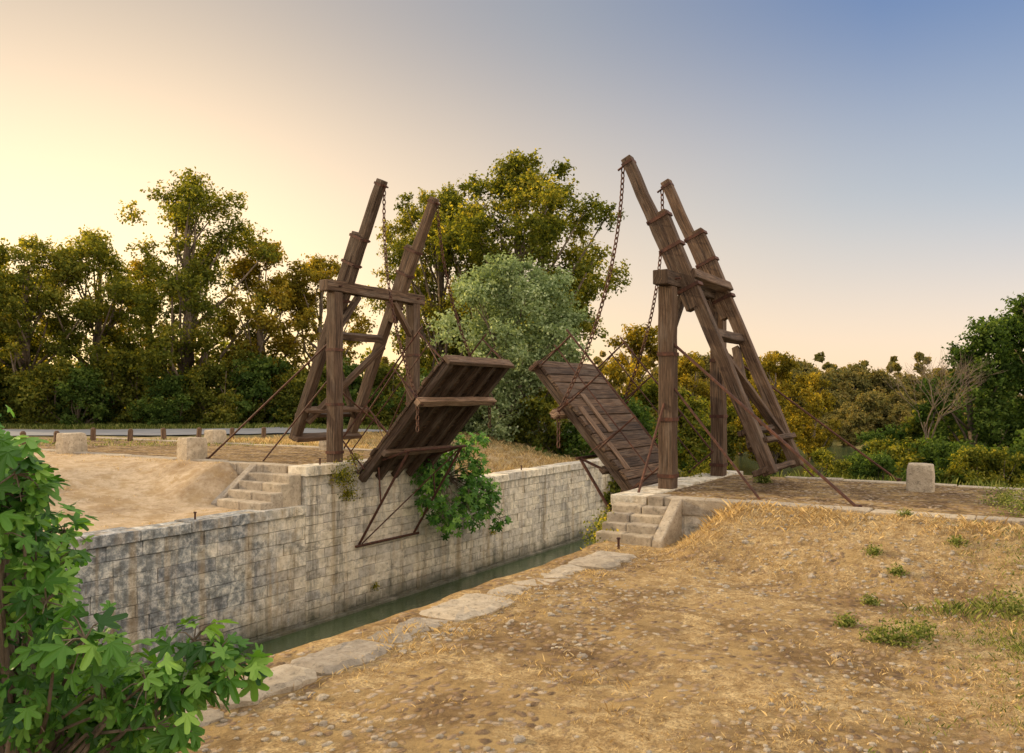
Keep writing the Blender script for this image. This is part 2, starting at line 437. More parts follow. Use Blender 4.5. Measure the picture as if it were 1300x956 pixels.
def stone_block(x,y,z,w,h,rot):
    mb=MB();a=w/2
    vs=[];n=5
    for i in range(n+1):
        k=i/n;sc=a*(1-.05*k)*(1-.06*(k==1))
        for c in range(12):
            th=2*math.pi*(c+.5)/12; m_=1/max(abs(math.cos(th)),abs(math.sin(th)))
            m_=min(m_,1.33); r=sc*m_*(1+R_.uniform(-.03,.03))
            vs.append((math.cos(th)*r,math.sin(th)*r,h*k-.05+R_.uniform(-.012,.012)))
    fs=[(i*12+c,i*12+(c+1)%12,(i+1)*12+(c+1)%12,(i+1)*12+c) for i in range(n) for c in range(12)]
    fs.append(tuple(range(n*12,n*12+12)))
    mb.add(vs,fs,None,0,.85)
    ob=mb.obj('stone_block',[SLAB],local=False,bevel=.02)
    ob.location=(x,y,z);ob.rotation_euler=(0,0,rot)
for (s,t,w,h) in ((-1.22,12.5,.60,.60),(-1.3,17.9,.64,.60),(3.6,12.3,.58,.48),(4.2,18.5,.6,.5),(2.35,-4.1,.48,.56)):
    x,y=W(s,t); stone_block(x,y,(.97 if t>0 else .80),w,h,ANG+R_.uniform(-.2,.2))
for (s,t,z) in ((-4.2,8.4,.09),(-.8,8.35,.96),(8.5,8.45,.13),(-2.9,-.3,.17)):
    mb=MB(); mb.tube([(0,0,-.05),(0,0,.14),(0,0,.145)],[.02,.02,.035],8); mb.tube([(0,0,.14),(0,0,.165)],[.035,.03],8)
    ob=mb.obj('iron_mooring_pin',[IRON],local=False); x,y=W(s,t); ob.location=(x,y,z)
for i,(px,dep) in enumerate(((118,30.0),(165,30.3),(208,31),(252,32),(294,33),(335,34),(72,29),(30,28),(375,36))):
    x=(px-650)/1040*dep
    mb=MB(); mb.tube([(0,0,-.1),(0,0,.40),(0,0,.46)],[.10,.095,.05],8,rnd=.96)
    ob=mb.obj('wooden_bollard',[WOOD],local=False);ob.location=(x,dep,HW(x,dep));ob.rotation_euler=(R_.uniform(-.06,.06),R_.uniform(-.08,.08),R_.random())

# ---------------------------------------------------------------- drawbridge
bridge=bpy.data.objects.new('wooden_drawbridge',None);scene.collection.objects.link(bridge);bridge.matrix_world=LOCAL
def chain(mb,p0,p1,sag,link=.15,r=.013,swing=0):
    p0=Vector(p0);p1=Vector(p1);L=(p1-p0).length;n=int(L/(link*.72))
    P=[p0.lerp(p1,i/n)-Vector((0,swing*4*(i/n)*(1-i/n),sag*4*(i/n)*(1-i/n))) for i in range(n+1)]
    for i in range(n):
        a,b=P[i],P[i+1];d=(b-a).normalized();c=(a+b)/2
        s1=d.cross(Vector((.3,.8,.1))).normalized(); s2=d.cross(s1)
        sd=s1 if i%2 else s2; on=s2 if i%2 else s1
        ring=[];hl=link/2
        for k in range(8):
            th=2*math.pi*k/8; ring.append((c+d*math.cos(th)*hl+sd*math.sin(th)*.038,(d*math.cos(th)+sd*math.sin(th)).normalized()))
        vs=[]
        for p,o in ring:
            for e in range(4):
                ph=math.pi/2*e+math.pi/4; vs.append(p+(o*math.cos(ph)+on*math.sin(ph))*r)
        fs=[(k*4+e,k*4+(e+1)%4,((k+1)%8)*4+(e+1)%4,((k+1)%8)*4+e) for k in range(8) for e in range(4)]
        mb.add(vs,fs,None,0)
def half(tag,sg,t0,zp,ph,tipt,tipz,bott,botz,hinge,tip,lf):
    top=zp+ph
    F=MB()
    for s in (0,3.05):
        F.beam((s,t0,zp-.02),(s,t0,top-.28),.29,.29,(1,0,0),8,.010)
    F.beam((-.38,t0,top-.14),(3.4,t0,top-.14),.30,.27,(0,0,1),8,.010)
    F.beam((.12,t0,top-1.15),(.85,t0,top-.30),.14,.16,(0,1,0),3,.005)
    F.beam((2.93,t0,top-1.15),(2.2,t0,top-.30),.14,.16,(0,1,0),3,.005)
    F.obj('portal_frame_'+tag,[WOOD],bevel=.018,parent=bridge)
    A=MB()
    d=Vector((0,bott-tipt,botz-tipz));Ln=d.length;dn=d.normalized()
    nrm=Vector((0,dn.z,-dn.y)); nrm= nrm if nrm.y*sg<0 else -nrm
    for s in (.42,2.52):
        tp=Vector((s,tipt,tipz));bt=Vector((s,bott,botz))
        off=nrm*.10
        k1=.50
        A.beam(tp+off*1.2,tp+d*k1+off*.9,.21,.21,(0,0,1),8,.010,taper=1.15)
        A.beam(tp+d*.20-off*.9,bt,.23,.24,(0,0,1),10,.010)
    def cm(k,w,h,o=0,ext=.25):
        p=Vector((0,tipt,tipz))+d*k+nrm*o
        A.beam((.42-ext,p.y,p.z),(2.52+ext,p.y,p.z),w,h,tuple(dn),6,.006)
    cm(.41,.2,.2,-.16,.1); cm(.58,.18,.18,0,-.1); cm(.87,.26,.10,.12,.10);cm(.985,.30,.11,.12,.16);cm(.91,.16,.1,-.14,.05)
    a=Vector((0,tipt,tipz))+d*.60;b=Vector((0,tipt,tipz))+d*.92
    A.beam((.5,a.y,a.z),(2.44,b.y,b.z),.14,.16,tuple(nrm),4,.006)
    a2=a+nrm*.15;b2=b+nrm*.15
    A.beam((2.44,a2.y,a2.z),(.5,b2.y,b2.z),.14,.16,tuple(nrm),4,.006)
    A.obj('balance_beams_'+tag,[WOOD],bevel=.018,parent=bridge)
    B=MB()
    for s in (.42,2.52):
        for k in (.215,.31,.44):
            p=Vector((s,tipt,tipz))+d*k
            B.beam(p-dn*.035,p+dn*.035,.27,.47,(0,0,1))
            B.tube([p+Vector((-.19,0,0))+nrm*.2,p+Vector((.19,0,0))+nrm*.2],.018,6)
        p=Vector((s,tipt,tipz))+dn*.12+nrm*.12
        B.beam(p-dn*.03,p+dn*.03,.235,.235,(0,0,1))
        B.tube([p-nrm*.16+Vector((0,-sg*.1,0)),p+nrm*.26],.022,6)
    for s in (0,3.05):
        for z in (zp+.25,zp+ph*.32,zp+ph*.62):
            B.box(s-.16,s+.16,t0-.16,t0+.16,z-.035,z+.035)
        B.tube([(s,t0-.25,top-.14),(s,t0+.25,top-.14)],.022,6)
    B.obj('iron_bands_'+tag,[IRON],parent=bridge)
    Rr=MB()
    for s,so in ((0,-1.0),(3.05,4.0)):
        Rr.tube([(s,t0,zp+ph*.69),(so,t0+sg*3.55,zp-.02)],.026,6)
        Rr.tube([(s,t0,zp+ph*.50),(so+(.4 if so<0 else -.2),t0+sg*1.9,zp-.02)],.022,6)
        Rr.tube([(so,t0+sg*3.55,zp-.05),(so,t0+sg*3.55,zp+.05)],.05,8)
    if sg<0:
        Rr.tube([(0,t0,2.7),(-1.25,.28,.16)],.026,6)
    else:
        Rr.tube([(0,t0+.1,2.9),(2.9,t0+.1,zp+.15)],.022,6)
    Rr.obj('stay_rods_'+tag,[IRON],parent=bridge)
    hp=Vector((0,hinge[0],hinge[1]));tpv=Vector((0,tip[0],tip[1]));ld=(tpv-hp);LL=ld.length;ld.normalize()
    ln=Vector((0,-ld.z,ld.y)); ln=ln if ln.z>0 else -ln
    P=lambda a,s,c: hp+ld*a+ln*c+Vector((s,0,0))
    D=MB()
    for i in range(5):
        s=.28+i*(2.4/4)
        D.beam(P(-.1,s,-.16),P(LL-.02,s,-.16),.13 if i not in(0,4) else .17,.18,tuple(ln),6,.006,rnd=.2)
    a=0.0
    while a<LL-.08:
        wd=R_.uniform(.19,.27);e=min(LL+.03,a+wd)
        ex=R_.uniform(-.03,.03)
        c=.0+R_.uniform(-.010,.012)
        D.beam(P((a+e)/2,.14+ex,c-.03),P((a+e)/2,2.82+ex*.5+R_.uniform(-.04,.04),c-.03),e-a-.014,.07,tuple(ln),5,.005)
        a=e
    D.beam(P(LL-.02,.1,-.15),P(LL-.02,2.86,-.15),.10,.24,tuple(ln),5,.008,rnd=.9)
    D.beam(P(LL*(1-lf),-.12,-.33),P(LL*(1-lf),3.05,-.33),.17,.15,tuple(ln),6,.01,rnd=1.0)
    D.beam(P(LL*.25,.12,-.30),P(LL*.25,2.84,-.30),.14,.12,tuple(ln),5,.006)
    for k in range(3):
        s=R_.uniform(.4,2.3);a0=R_.uniform(.2,LL*.5)
        D.beam(P(a0,s,.025),P(a0+R_.uniform(.7,1.4),s,.025),.2,.035,tuple(ln),2,.003,rnd=.985)
    D.obj('deck_leaf_'+tag,[WOOD],bevel=.01,parent=bridge)
    Q=MB()
    for s in (.16,2.82):
        Q.tube([P(.2,s,.92),P(LL+.05,s,.92)],.021,6);Q.tube([P(.2,s,.5),P(LL+.0,s,.5)],.015,6)
        for k in (.06,.36,.68,.97):
            Q.tube([P(LL*k,s,-.1),P(LL*k,s,.94)],.02,6)
            Q.tube([P(LL*k+.0,s-.28*(1 if s<1 else -1),-.2),P(LL*k,s,.6)],.012,5)
    Q.obj('leaf_railings_'+tag,[IRON],parent=bridge)
    C=MB()
    for s in (-.03,2.96):
        sa=.42 if s<1 else 2.52
        p0=Vector((sa,tipt,tipz))+dn*.12+nrm*.26
        pe=P(LL*(1-lf),s,-.24)
        chain(C,p0,pe,.10,swing=.32*sg*-1)
        chain(C,pe,pe-Vector((0,0,.75)),0)
        C.tube([P(LL*(1-lf),s,-.45),P(LL*(1-lf),s,.05)],.03,6)
    C.obj('lifting_chains_'+tag,[IRON],parent=bridge)
    K=MB(); e=-sg
    wt=8.19 if sg>0 else .46; bt_=wt+e*1.6; zb=1.30
    for s in (.35,2.5):
        K.tube([(s,wt,-1.1),(s,bt_,zb)],.032,6)
        K.tube([(s,bt_,zb),(s,wt+e*.1,zp-.12)],.028,6)
        K.tube([(s,wt+e*.65,zp-.1),(s,wt+e*.72,.0)],.02,6)
    K.tube([(.2,bt_,zb),(2.65,bt_,zb)],.034,6); K.tube([(.2,wt+e*.05,-1.1),(2.65,wt+e*.05,-1.1)],.034,6)
    K.tube([(.35,wt+e*.1,-1.05),(2.5,bt_,zb)],.018,5)
    K.obj('support_brackets_'+tag,[IRON],parent=bridge)
half('west',1,8.65,.96,4.47,7.6,7.9,10.5,1.45,(8.06,.72),(5.42,3.53),.30)
half('east',-1,0.0,.82,4.13,.93,7.42,-1.82,1.15,(.62,.60),(2.94,3.33),.33)

# ---------------------------------------------------------------- foliage
def unit(a): return a/np.maximum(np.linalg.norm(a,axis=1,keepdims=True),1e-6)
def leaf_arrays(c,nd,L,Wd,rs):
    n=len(c); r=unit(rs.normal(size=(n,3))); a=unit(np.cross(nd,r)); b=np.cross(nd,a)
    L=L*rs.uniform(.6,1.3,(n,1)); Wd=Wd*rs.uniform(.6,1.3,(n,1))
    v=np.stack([c-a*L/2,c+b*Wd/2+nd*L*.08,c+a*L/2,c-b*Wd/2+nd*L*.08],1).reshape(-1,3); return v
def quads_mesh(name,v,rn,mats,wood=None,leafmat=0):
    nv=len(v); nf=nv//4
    wv=np.array(wood.v) if wood and wood.v else np.zeros((0,3)); 
    me=bpy.data.meshes.new(name)
    wl=sum(len(f) for f in wood.f) if wood else 0; wf=len(wood.f) if wood else 0
    me.vertices.add(nv+len(wv)); me.vertices.foreach_set('co',np.concatenate([v,wv]).astype(np.float32).ravel())
    me.loops.add(nf*4+wl); me.polygons.add(nf+wf)
    li=np.arange(nf*4)
    ls=np.arange(0,nf*4,4); rr=list(rn)
    if wf:
        fl=np.array([i+nv for f in wood.f for i in f]); li=np.concatenate([li,fl])
        sz=[len(f) for f in wood.f]; st=nf*4+np.concatenate([[0],np.cumsum(sz)[:-1]]); ls=np.concatenate([ls,st]); rr+=wood.r
    me.loops.foreach_set('vertex_index',li.astype(np.int32)); me.polygons.foreach_set('loop_start',ls.astype(np.int32))
    for m in mats: me.materials.append(m)
    mi=np.zeros(nf+wf,dtype=np.int32); mi[nf:]=1 if len(mats)>1 else 0
    me.polygons.foreach_set('material_index',mi)
    a=me.attributes.new('rnd','FLOAT','FACE'); a.data.foreach_set('value',np.array(rr,dtype=np.float32))
    me.update(calc_edges=True); me.validate(); return me
def tree_mesh(name,h,R,base,seed,nleaf,leaf,nclu,mat,full=.85,cr=(.18,.32),trunk=.03,peak=.55,flat=.45):
    rs=np.random.default_rng(seed); rr=random.Random(seed)
    wood=MB(); tr=h*trunk
    tp=[];x=y=0
    for i in range(7):
        k=i/6; tp.append((x,y,-.3+k*(h*.82+.3))); x+=rr.uniform(-.03,.03)*h*.6;y+=rr.uniform(-.03,.03)*h*.6
    wood.tube(tp,[tr*(1.25-1.1*i/6) for i in range(7)],8)
    cs=[];ph=rr.uniform(0,6)
    for i in range(nclu):
        f=(i+rr.random())/nclu
        env=math.sin(math.pi*min(1,max(.0,(f**(math.log(.5)/math.log(peak))))))**flat
        th=rr.uniform(0,2*math.pi); rad=R*env*math.sqrt(rr.uniform(.03,1))*full*(1+.18*math.sin(2*th+ph)+.12*math.sin(5*th+f*9))
        rc=R*rr.uniform(*cr)
        cs.append((rad*math.cos(th),rad*math.sin(th),base+(h-base-rc*.6)*f,rc))
        if i%2==0:
            zt=max(base*.6,cs[-1][2]-R*rr.uniform(.5,1.0)-rad*.3); zt=min(max(zt,.25*base+.2),h*.8)
            k=zt/(h*.82); j=min(5,int(k*6)); o=Vector(tp[j]).lerp(Vector(tp[j+1]),k*6-j if j<6 else 0)
            e=Vector(cs[-1][:3]); m1=o.lerp(e,.5)+Vector((rr.uniform(-.1,.1)*R,rr.uniform(-.1,.1)*R,-.06*R))
            r0=tr*.42*(1-k*.6)
            wood.tube([o,m1,e],[r0,r0*.6,r0*.2],5)
    w=np.array([c[3]**2 for c in cs]); cnt=rs.multinomial(nleaf,w/w.sum())
    C=[];ND=[];RN=[]
    for c,n in zip(cs,cnt):
        if n==0: continue
        ns=14
        d=unit(rs.normal(size=(n,3)))
        sub=unit(rs.normal(size=(ns,3)))*rs.uniform(.55,1.25,(ns,1)); idx=rs.integers(0,ns,n)
        tw=sub[idx]*c[3]*rs.uniform(.35,1.05,(n,1))+d*c[3]*.30*rs.random((n,1))
        rad=c[3]*(.2+.8*rs.random((n,1))**.6)
        use=rs.random((n,1))<.72
        off=np.where(use,tw,d*rad)*np.array([1,1,.8])
        C.append(np.array(c[:3])+off); ND.append(unit(unit(off)*.6+rs.normal(size=(n,3))*.6+np.array([0,0,.35])))
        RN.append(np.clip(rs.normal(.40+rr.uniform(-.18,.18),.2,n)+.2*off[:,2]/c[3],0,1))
    C=np.concatenate(C);ND=np.concatenate(ND);RN=np.concatenate(RN)
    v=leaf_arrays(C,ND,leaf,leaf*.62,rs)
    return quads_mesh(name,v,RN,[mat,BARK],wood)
def put(name,me,x,y,rot=0,sc=1,scz=None,dz=0):
    ob=bpy.data.objects.new(name,me);scene.collection.objects.link(ob)
    ob.location=(x,y,max(HW(x,y),-2.7)-.05+dz);ob.rotation_euler=(0,0,rot);ob.scale=(sc,sc,scz or sc);return ob
X=lambda px,dep:(px-650)/1040*dep
MA=tree_mesh('poplar_mesh',15,4.8,1.6,1,40000,.20,80,L_GREEN,peak=.52,cr=(.17,.29))
MBt=tree_mesh('oak_mesh',12,4.6,1.0,2,34000,.20,65,L_GREEN,peak=.5,cr=(.16,.28))
MC=tree_mesh('ash_mesh',11,3.6,1.0,3,24000,.20,55,L_WARM,peak=.5,cr=(.16,.28))
MD=tree_mesh('plane_mesh',18.2,7.0,3.5,14,66000,.24,120,L_GREEN,full=.95,peak=.55,cr=(.12,.24),flat=.5)
put('poplar_tree',MA,X(240,48),48,1.0)
put('oak_tree',MBt,X(120,50),50,.4,1.0)
put('oak_tree',MBt,X(35,47),47,2.1,.92)
put('oak_tree',MBt,X(-70,45),45,3.1,1.0)
put('ash_tree',MC,X(335,50),50,0,1.03)
put('ash_tree',MC,X(405,51),51,2,.97)
put('ash_tree',MC,X(185,55),55,4,1.0)
put('ash_tree',MC,X(-10,56),56,4,1.05)
put('plane_tree',MD,X(668,52),52,.5,.98,.99)
put('plane_tree',MD,X(560,56),56,2.6,.72,.90)
MW=tree_mesh('white_willow_mesh',8.3,3.6,.0,8,46000,.17,80,L_SILV,full=.9,cr=(.18,.3),peak=.40,flat=.36)
put('white_willow_tree',MW,X(650,37),37,0,1.0)
MY=tree_mesh('yellow_mesh',10,3.4,.8,9,16000,.25,45,L_WARM,peak=.5)
put('golden_poplar_tree',MY,X(808,68),68,0,1.15)
put('golden_poplar_tree',MY,X(985,58),58,1,.86)
put('golden_poplar_tree',MY,X(1030,70),70,3,.75)
put('golden_poplar_tree',MY,X(880,66),66,2,.9)
put('golden_poplar_tree',MY,X(940,75),75,4,.9)
SH=tree_mesh('shrub_mesh',3.4,2.2,.0,21,10000,.17,30,L_GREEN,cr=(.22,.36),peak=.4)
SD=tree_mesh('shrub_dark_mesh',3.2,2.2,.0,22,10000,.17,30,L_DARK,cr=(.22,.36),peak=.4)
SM=tree_mesh('round_tree_mesh',7,4.0,.0,23,9000,.40,40,L_FAR,cr=(.2,.34),peak=.4)
rr=random.Random(3)
for i in range(17):
    px=-120+i*37+rr.uniform(-8,8)
    dep=46.5+rr.uniform(-1,1.5) if px<430 else 48.5
    put('hedge_shrub',SH if i%3 else SD,X(px,dep),dep,rr.uniform(0,6),rr.uniform(.9,1.35))
for px,dep,sc,me in ((745,35,1.2,SD),(775,34,1.0,SH),(590,38,1.0,SD),(700,36,.9,SH),(800,40,1.2,SD),(840,45,1.4,SH),(500,48,1.2,SH),(535,46,1.1,SD),(905,60,1.5,SH),(865,56,1.4,SD)):
    put('waterside_shrub',me,X(px,dep),dep,rr.uniform(0,6),sc)
for px,dep,sc,me in ((1015,27,.55,SD),(1045,25,.42,SH),(1085,26,.45,SD),(1120,25,.45,SD),(1155,27,.62,SH),(1190,26,.65,SD),(985,29,.5,SH),(1225,25,.6,SD),(1275,24,.5,SH),(1170,34,.95,SD),(1320,25,.8,SD),(1400,26,.9,SD),(1200,33,1.1,SH),(1240,24,.5,SH),(1150,48,1.1,SH),(1118,54,1.0,SD),(1070,40,.6,SD),(1100,44,.7,SH)):
    put('bank_shrub',me,X(px,dep),dep,rr.uniform(0,6),sc)
for i in range(30):
    dep=rr.choice((104,110,122,135)); px=870+i*14+rr.uniform(-8,8)
    put('far_bank_tree',SM,X(px,dep),dep,rr.uniform(0,6),rr.uniform(.85,1.2),dz=.2)
for i in range(12):
    dep=rr.uniform(86,98); px=1045+i*13+rr.uniform(-5,5)
    put('far_bank_tree',SM,X(px,dep),dep,rr.uniform(0,6),rr.uniform(.45,.7),dz=0)
IV=tree_mesh('ivy_mesh',6.3,1.8,.1,31,22000,.13,55,L_DARK,cr=(.22,.38),peak=.45,full=.8)
put('ivy_covered_tree',IV,X(1240,28),28,0,1.02)
put('ivy_covered_tree',IV,X(1300,29),29,2,1.2)
put('ivy_covered_tree',IV,X(1385,27),27,4,1.2)
wb=MB();rb=random.Random(8)
def br(p,d,L,r,n):
    q=p+d*L; mid=p.lerp(q,.5)+Vector((rb.uniform(-1,1),rb.uniform(-1,1),rb.uniform(-1,1)))*L*.06
    wb.tube([p,mid,q],[r,r*.8,r*.6],5)
    if n==0: return
    for k in range(3 if n>1 else 4):
        nd=(d+Vector((rb.uniform(-1,1),rb.uniform(-1,1),rb.uniform(-.4,.8)))*.75).normalized()
        br(p.lerp(q,rb.uniform(.6,1)),nd,L*rb.uniform(.6,.85),r*.58,n-1)
br(Vector((0,0,-.2)),Vector((-.25,0,1)).normalized(),2.0,.06,5)
ob=wb.obj('bare_tree',[mat_bark('bare_bark',(.12,.09,.065),(.28,.22,.16))],local=False);x,y=X(1192,28),28;ob.location=(x,y,HW(x,y))
def treeline(name,pts,hmin,hmax,n,leaf,mat,seed,depth=6):
    rs=np.random.default_rng(seed); C=[];ND=[];RN=[]
    for i in range(len(pts)-1):
        (x0,y0),(x1,y1)=pts[i],pts[i+1]; L=math.hypot(x1-x0,y1-y0); m=max(1,int(L/2.0))
        for k in range(m):
            u=(k+rs.random())/m; x=x0+(x1-x0)*u+rs.normal()*depth*.3;y=y0+(y1-y0)*u+rs.normal()*depth*.4
            hh=rs.uniform(hmin,hmax); z0=max(HW(x,y),-2.6); w=rs.uniform(1.5,3.2); tone=rs.normal()*.13
            for c in range(6):
                rc=w*rs.uniform(.45,.8)*(1.1-.12*c); cx,cy=x+rs.normal()*w*.5,y+rs.normal()*w*.5; cz=z0+hh*(c+.3)/6
                d=unit(rs.normal(size=(n,3))); off=d*rc*(.4+.6*rs.random((n,1)))
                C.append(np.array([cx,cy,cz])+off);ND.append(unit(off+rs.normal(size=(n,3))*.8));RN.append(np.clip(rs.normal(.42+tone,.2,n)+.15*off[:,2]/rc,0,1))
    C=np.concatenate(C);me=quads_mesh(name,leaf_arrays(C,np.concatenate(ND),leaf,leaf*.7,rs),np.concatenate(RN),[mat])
    ob=bpy.data.objects.new(name,me);scene.collection.objects.link(ob)
treeline('distant_trees',[(-30,170),(30,175),(75,168),(110,150),(150,120)],8,13,70,1.1,L_FAR,41,10)
treeline('distant_trees',[(-75,62),(-45,64),(-15,66),(8,74)],4,7,80,.45,L_GREEN,42)
treeline('distant_trees',[(28,48),(36,54),(50,58),(80,55)],2.5,4.2,120,.32,L_DARK,43,4)

def blades(name,pos,hts,mat,wid,seed,lean=.5):
    rs=np.random.default_rng(seed);n=len(pos);pos=np.array(pos);hts=np.array(hts)[:,None]
    th=rs.uniform(0,2*math.pi,(n,1));a=np.concatenate([np.cos(th),np.sin(th),np.zeros((n,1))],1)
    ph=rs.uniform(0,2*math.pi,(n,1));l=np.concatenate([np.cos(ph),np.sin(ph),np.zeros((n,1))],1)*lean*rs.random((n,1))*hts
    up=np.array([0,0,1.0])
    mid=pos+up*hts*.55+l*.35; tip=pos+up*hts*.92+l
    v=np.stack([pos-a*wid/2,pos+a*wid/2,mid+a*wid*.35,tip],1).reshape(-1,3)
    me=quads_mesh(name,v,rs.random(n),[mat]);ob=bpy.data.objects.new(name,me);scene.collection.objects.link(ob)
def scatter(n,srange,trange,dens,hf,seed,tuft=8,spread=.07):
    r=random.Random(seed);P=[];Hh=[]
    while len(P)<n:
        s=r.uniform(*srange);t=r.uniform(*trange)
        if r.random()>dens(s,t): continue
        hs=hf(s,t)*r.uniform(.6,1.3)
        for k in range(tuft):
            a=s+r.gauss(0,spread);b=t+r.gauss(0,spread)
            x,y=W(a,b);P.append((x,y,H(a,b)-.01));Hh.append(hs*r.uniform(.5,1.2))
    return P,Hh
nz=lambda s,t,f=.7,o=0: noise.noise(Vector((s*f,t*f,o)))
def dR(s,t):
    if t>-.15 or (s>-1.5): return 0
    if s>-2.6 and t>-.95: return 0
    d=max(0,nz(s,t,.5)+.08)*1.8
    if t>-1.1: d+=.30
    if s>-4.0 and t<-1: d+=.4
    if t<-5: d+=.35
    return min(1,d*.8)
P,Hh=scatter(85000,(-14,-1.5),(-14,-.15),dR,lambda s,t:.035+.07*max(0,nz(s,t,.9,5))+(.05 if s>-2.4 else 0),1,9,.09)
blades('dry_grass',P,Hh,L_STRAW,.006,2,1.5)
def dG(s,t):
    return 0 if s>-1.6 else min(1,sm(-4.7,-6.0,t+.9*nz(s,t,.5,9))*max(.08,nz(s,t,.8,2)*1.4+.35))
P,Hh=scatter(90000,(-11,-1.6),(-10,-4),dG,lambda s,t:.05+.12*max(0,nz(s,t,.6,7))+.12*sm(-5.5,-8,t),3,14,.08)
blades('green_grass',P,Hh,L_GRASS,.0055,4,1.0)
def dL(s,t):
    if -1.5<s<4.4: return 0
    if s<-1.5: return .10 if t<9.2 else (.06+ (.5 if s>-1.9 else 0)+.3*max(0,nz(s,t,.5,6)))
    return .6
P,Hh=scatter(26000,(-9,15),(8.8,20),dL,lambda s,t:.05+(.1 if s>4 else 0),5)
blades('dry_grass',P,Hh,L_STRAW,.010,6,.9)
P,Hh=scatter(20000,(3.9,12),(-14,-.6),lambda s,t:.8,lambda s,t:.18,7,10,.1)
blades('green_grass',P,Hh,L_GRASS,.016,8,.7)
P=[];Hh=[];r=random.Random(9)
for i in range(18000):
    y=r.uniform(27,31.5) if i%3==0 else r.uniform(43,46);x=r.uniform(-40,-4)
    P.append((x,y,HW(x,y)));Hh.append(r.uniform(.03,.09) if y<33 else r.uniform(.1,.35))
blades('green_grass',P,Hh,L_GRASS,.03,10,.7)
mb=MB();r=random.Random(12)
for i in range(2600):
    s=r.uniform(-12,-1.7);t=r.uniform(-7,-.2)
    if s>-2.6 and t>-.95: continue
    if nz(s,t,.5,3)<0 and r.random()<.85: continue
    z=H(s,t);w_=r.uniform(.010,.032)*(1.8 if r.random()<.04 else 1);vs=[];k=6;ph=r.uniform(0,6)
    for j,(sc,zz) in enumerate(((1,-.01),(.95,w_*.3),(.55,w_*.5))):
        for c in range(k):
            th=2*math.pi*c/k+ph; rr_=w_*sc*r.uniform(.8,1.15); vs.append((s+math.cos(th)*rr_*1.2,t+math.sin(th)*rr_,z+zz))
    fs=[(a*k+c,a*k+(c+1)%k,(a+1)*k+(c+1)%k,(a+1)*k+c) for a in range(2) for c in range(k)]+[tuple(range(2*k,3*k))]
    mb.add(vs,fs)
mb.obj('loose_stones',[SLAB])

def figleaf():
    tips=[(0,1.0),(52,.86),(-52,.86),(108,.62),(-108,.62)]
    pts=[]
    for ang,r in sorted(tips):
        for da,k in ((-15,.72),(-8,.95),(0,1.0),(8,.95),(15,.72)): pts.append((ang+da,r*k))
        pts.append((ang+27,.40 if abs(ang)<100 else .3))
    pts=[p for p in pts if p[0]<150]; pts.append((165,.12));pts.append((-165,.12)); pts.sort()
    return [(math.radians(a),r) for a,r in pts]
FL=figleaf()
def fig_mesh(name,centers,size,seed,wood,mat):
    mb=MB();r=random.Random(seed)
    for (c,outd,sc) in centers:
        c=Vector(c);n=(Vector(outd)*.55+Vector((r.uniform(-.6,.6),r.uniform(-.8,.3),r.uniform(.0,1.0)))).normalized()
        fw=Vector(outd)+Vector((r.uniform(-.7,.7),r.uniform(-.7,.7),r.uniform(-.9,.3))); fw=(fw-n*fw.dot(n)).normalized(); sd=n.cross(fw)
        L=size*sc*r.uniform(.5,1.2); rn=min(1,max(0,r.gauss(.45,.28)))
        vs=[c]; droop=r.uniform(.05,.45); fold=r.uniform(.05,.40)
        for a,rad in FL:
            x=math.cos(a)*rad*L;y=math.sin(a)*rad*L
            vs.append(c+fw*(x+.15*L)+sd*y+n*(-droop*(x*x+y*y)/L+fold*abs(y)*.5+r.uniform(-.025,.025)*L))
        k=len(FL); fs=[(0,1+i,1+(i+1)%k) for i in range(k)]
        mb.add(vs,fs,None,0,rn)
    o=len(mb.v); mb.v+=wood.v; mb.f+=[[i+o for i in f] for f in wood.f]; mb.m+=[1]*len(wood.f); mb.r+=wood.r; mb.uv+=wood.uv
    return mb.obj(name,[mat,BARK],local=False)
def fig_bush(name,base,targets,size,seed,nper,mat=L_FIG):
    r=random.Random(seed);wood=MB();cs=[]
    for (tx,ty,tz,rad) in targets:
        e=Vector((tx,ty,tz));b=Vector(base)+Vector((r.uniform(-.15,.15),r.uniform(-.15,.15),0))
        m=b.lerp(e,.55)+Vector((r.uniform(-.1,.1),r.uniform(-.1,.1),.12))
        wood.tube([b,m,e],[.020,.012,.006],6)
        for k in range(nper):
            d=Vector((r.gauss(0,1),r.gauss(0,1),r.gauss(0,1))).normalized()
            p=e+d*rad*r.uniform(.3,1.0)
            if k%3==0: wood.tube([e,e.lerp(p,.6)+Vector((0,0,.02)),p],[.006,.004,.003],4)
            cs.append((p,d,1))
    return fig_mesh(name,cs,size,seed,wood,mat)
rf=random.Random(77);tg=[]
prof=[(2.58,-3.05),(2.42,-2.85),(2.25,-2.8),(2.1,-2.68),(1.9,-2.5),(1.75,-2.6),(1.55,-2.55),(1.35,-2.48),(1.15,-2.3),(1.0,-2.1),(.85,-2.0),(.65,-2.1),(.4,-2.2)]
for i in range(120):
    z,xe=prof[i%len(prof)]
    y=rf.uniform(4.4,5.7); xe=xe*y/4.8; x=xe-.08-rf.random()**1.1*1.5
    tg.append((x,y,2.55+(z-2.55)*y/4.8+rf.uniform(-.10,.02)-.2*rf.random(),.22))
tg+=[(-1.72,4.75,1.02,.16),(-1.9,4.9,1.10,.18),(-1.62,4.9,.95,.12),(-2.05,4.6,.95,.2),(-1.85,4.7,.9,.2)]
fig_bush('fig_tree',(-3.0,5.1,.05),tg,.112,5,27)
tg=[]
for i in range(46):
    s=rf.uniform(2.3,5.3);z=rf.uniform(-.85,1.45)-.15*abs(s-4); x,y=W(s,8.0-rf.uniform(0,.55)-.25*max(0,.4-z)); tg.append((x,y,z,.34))
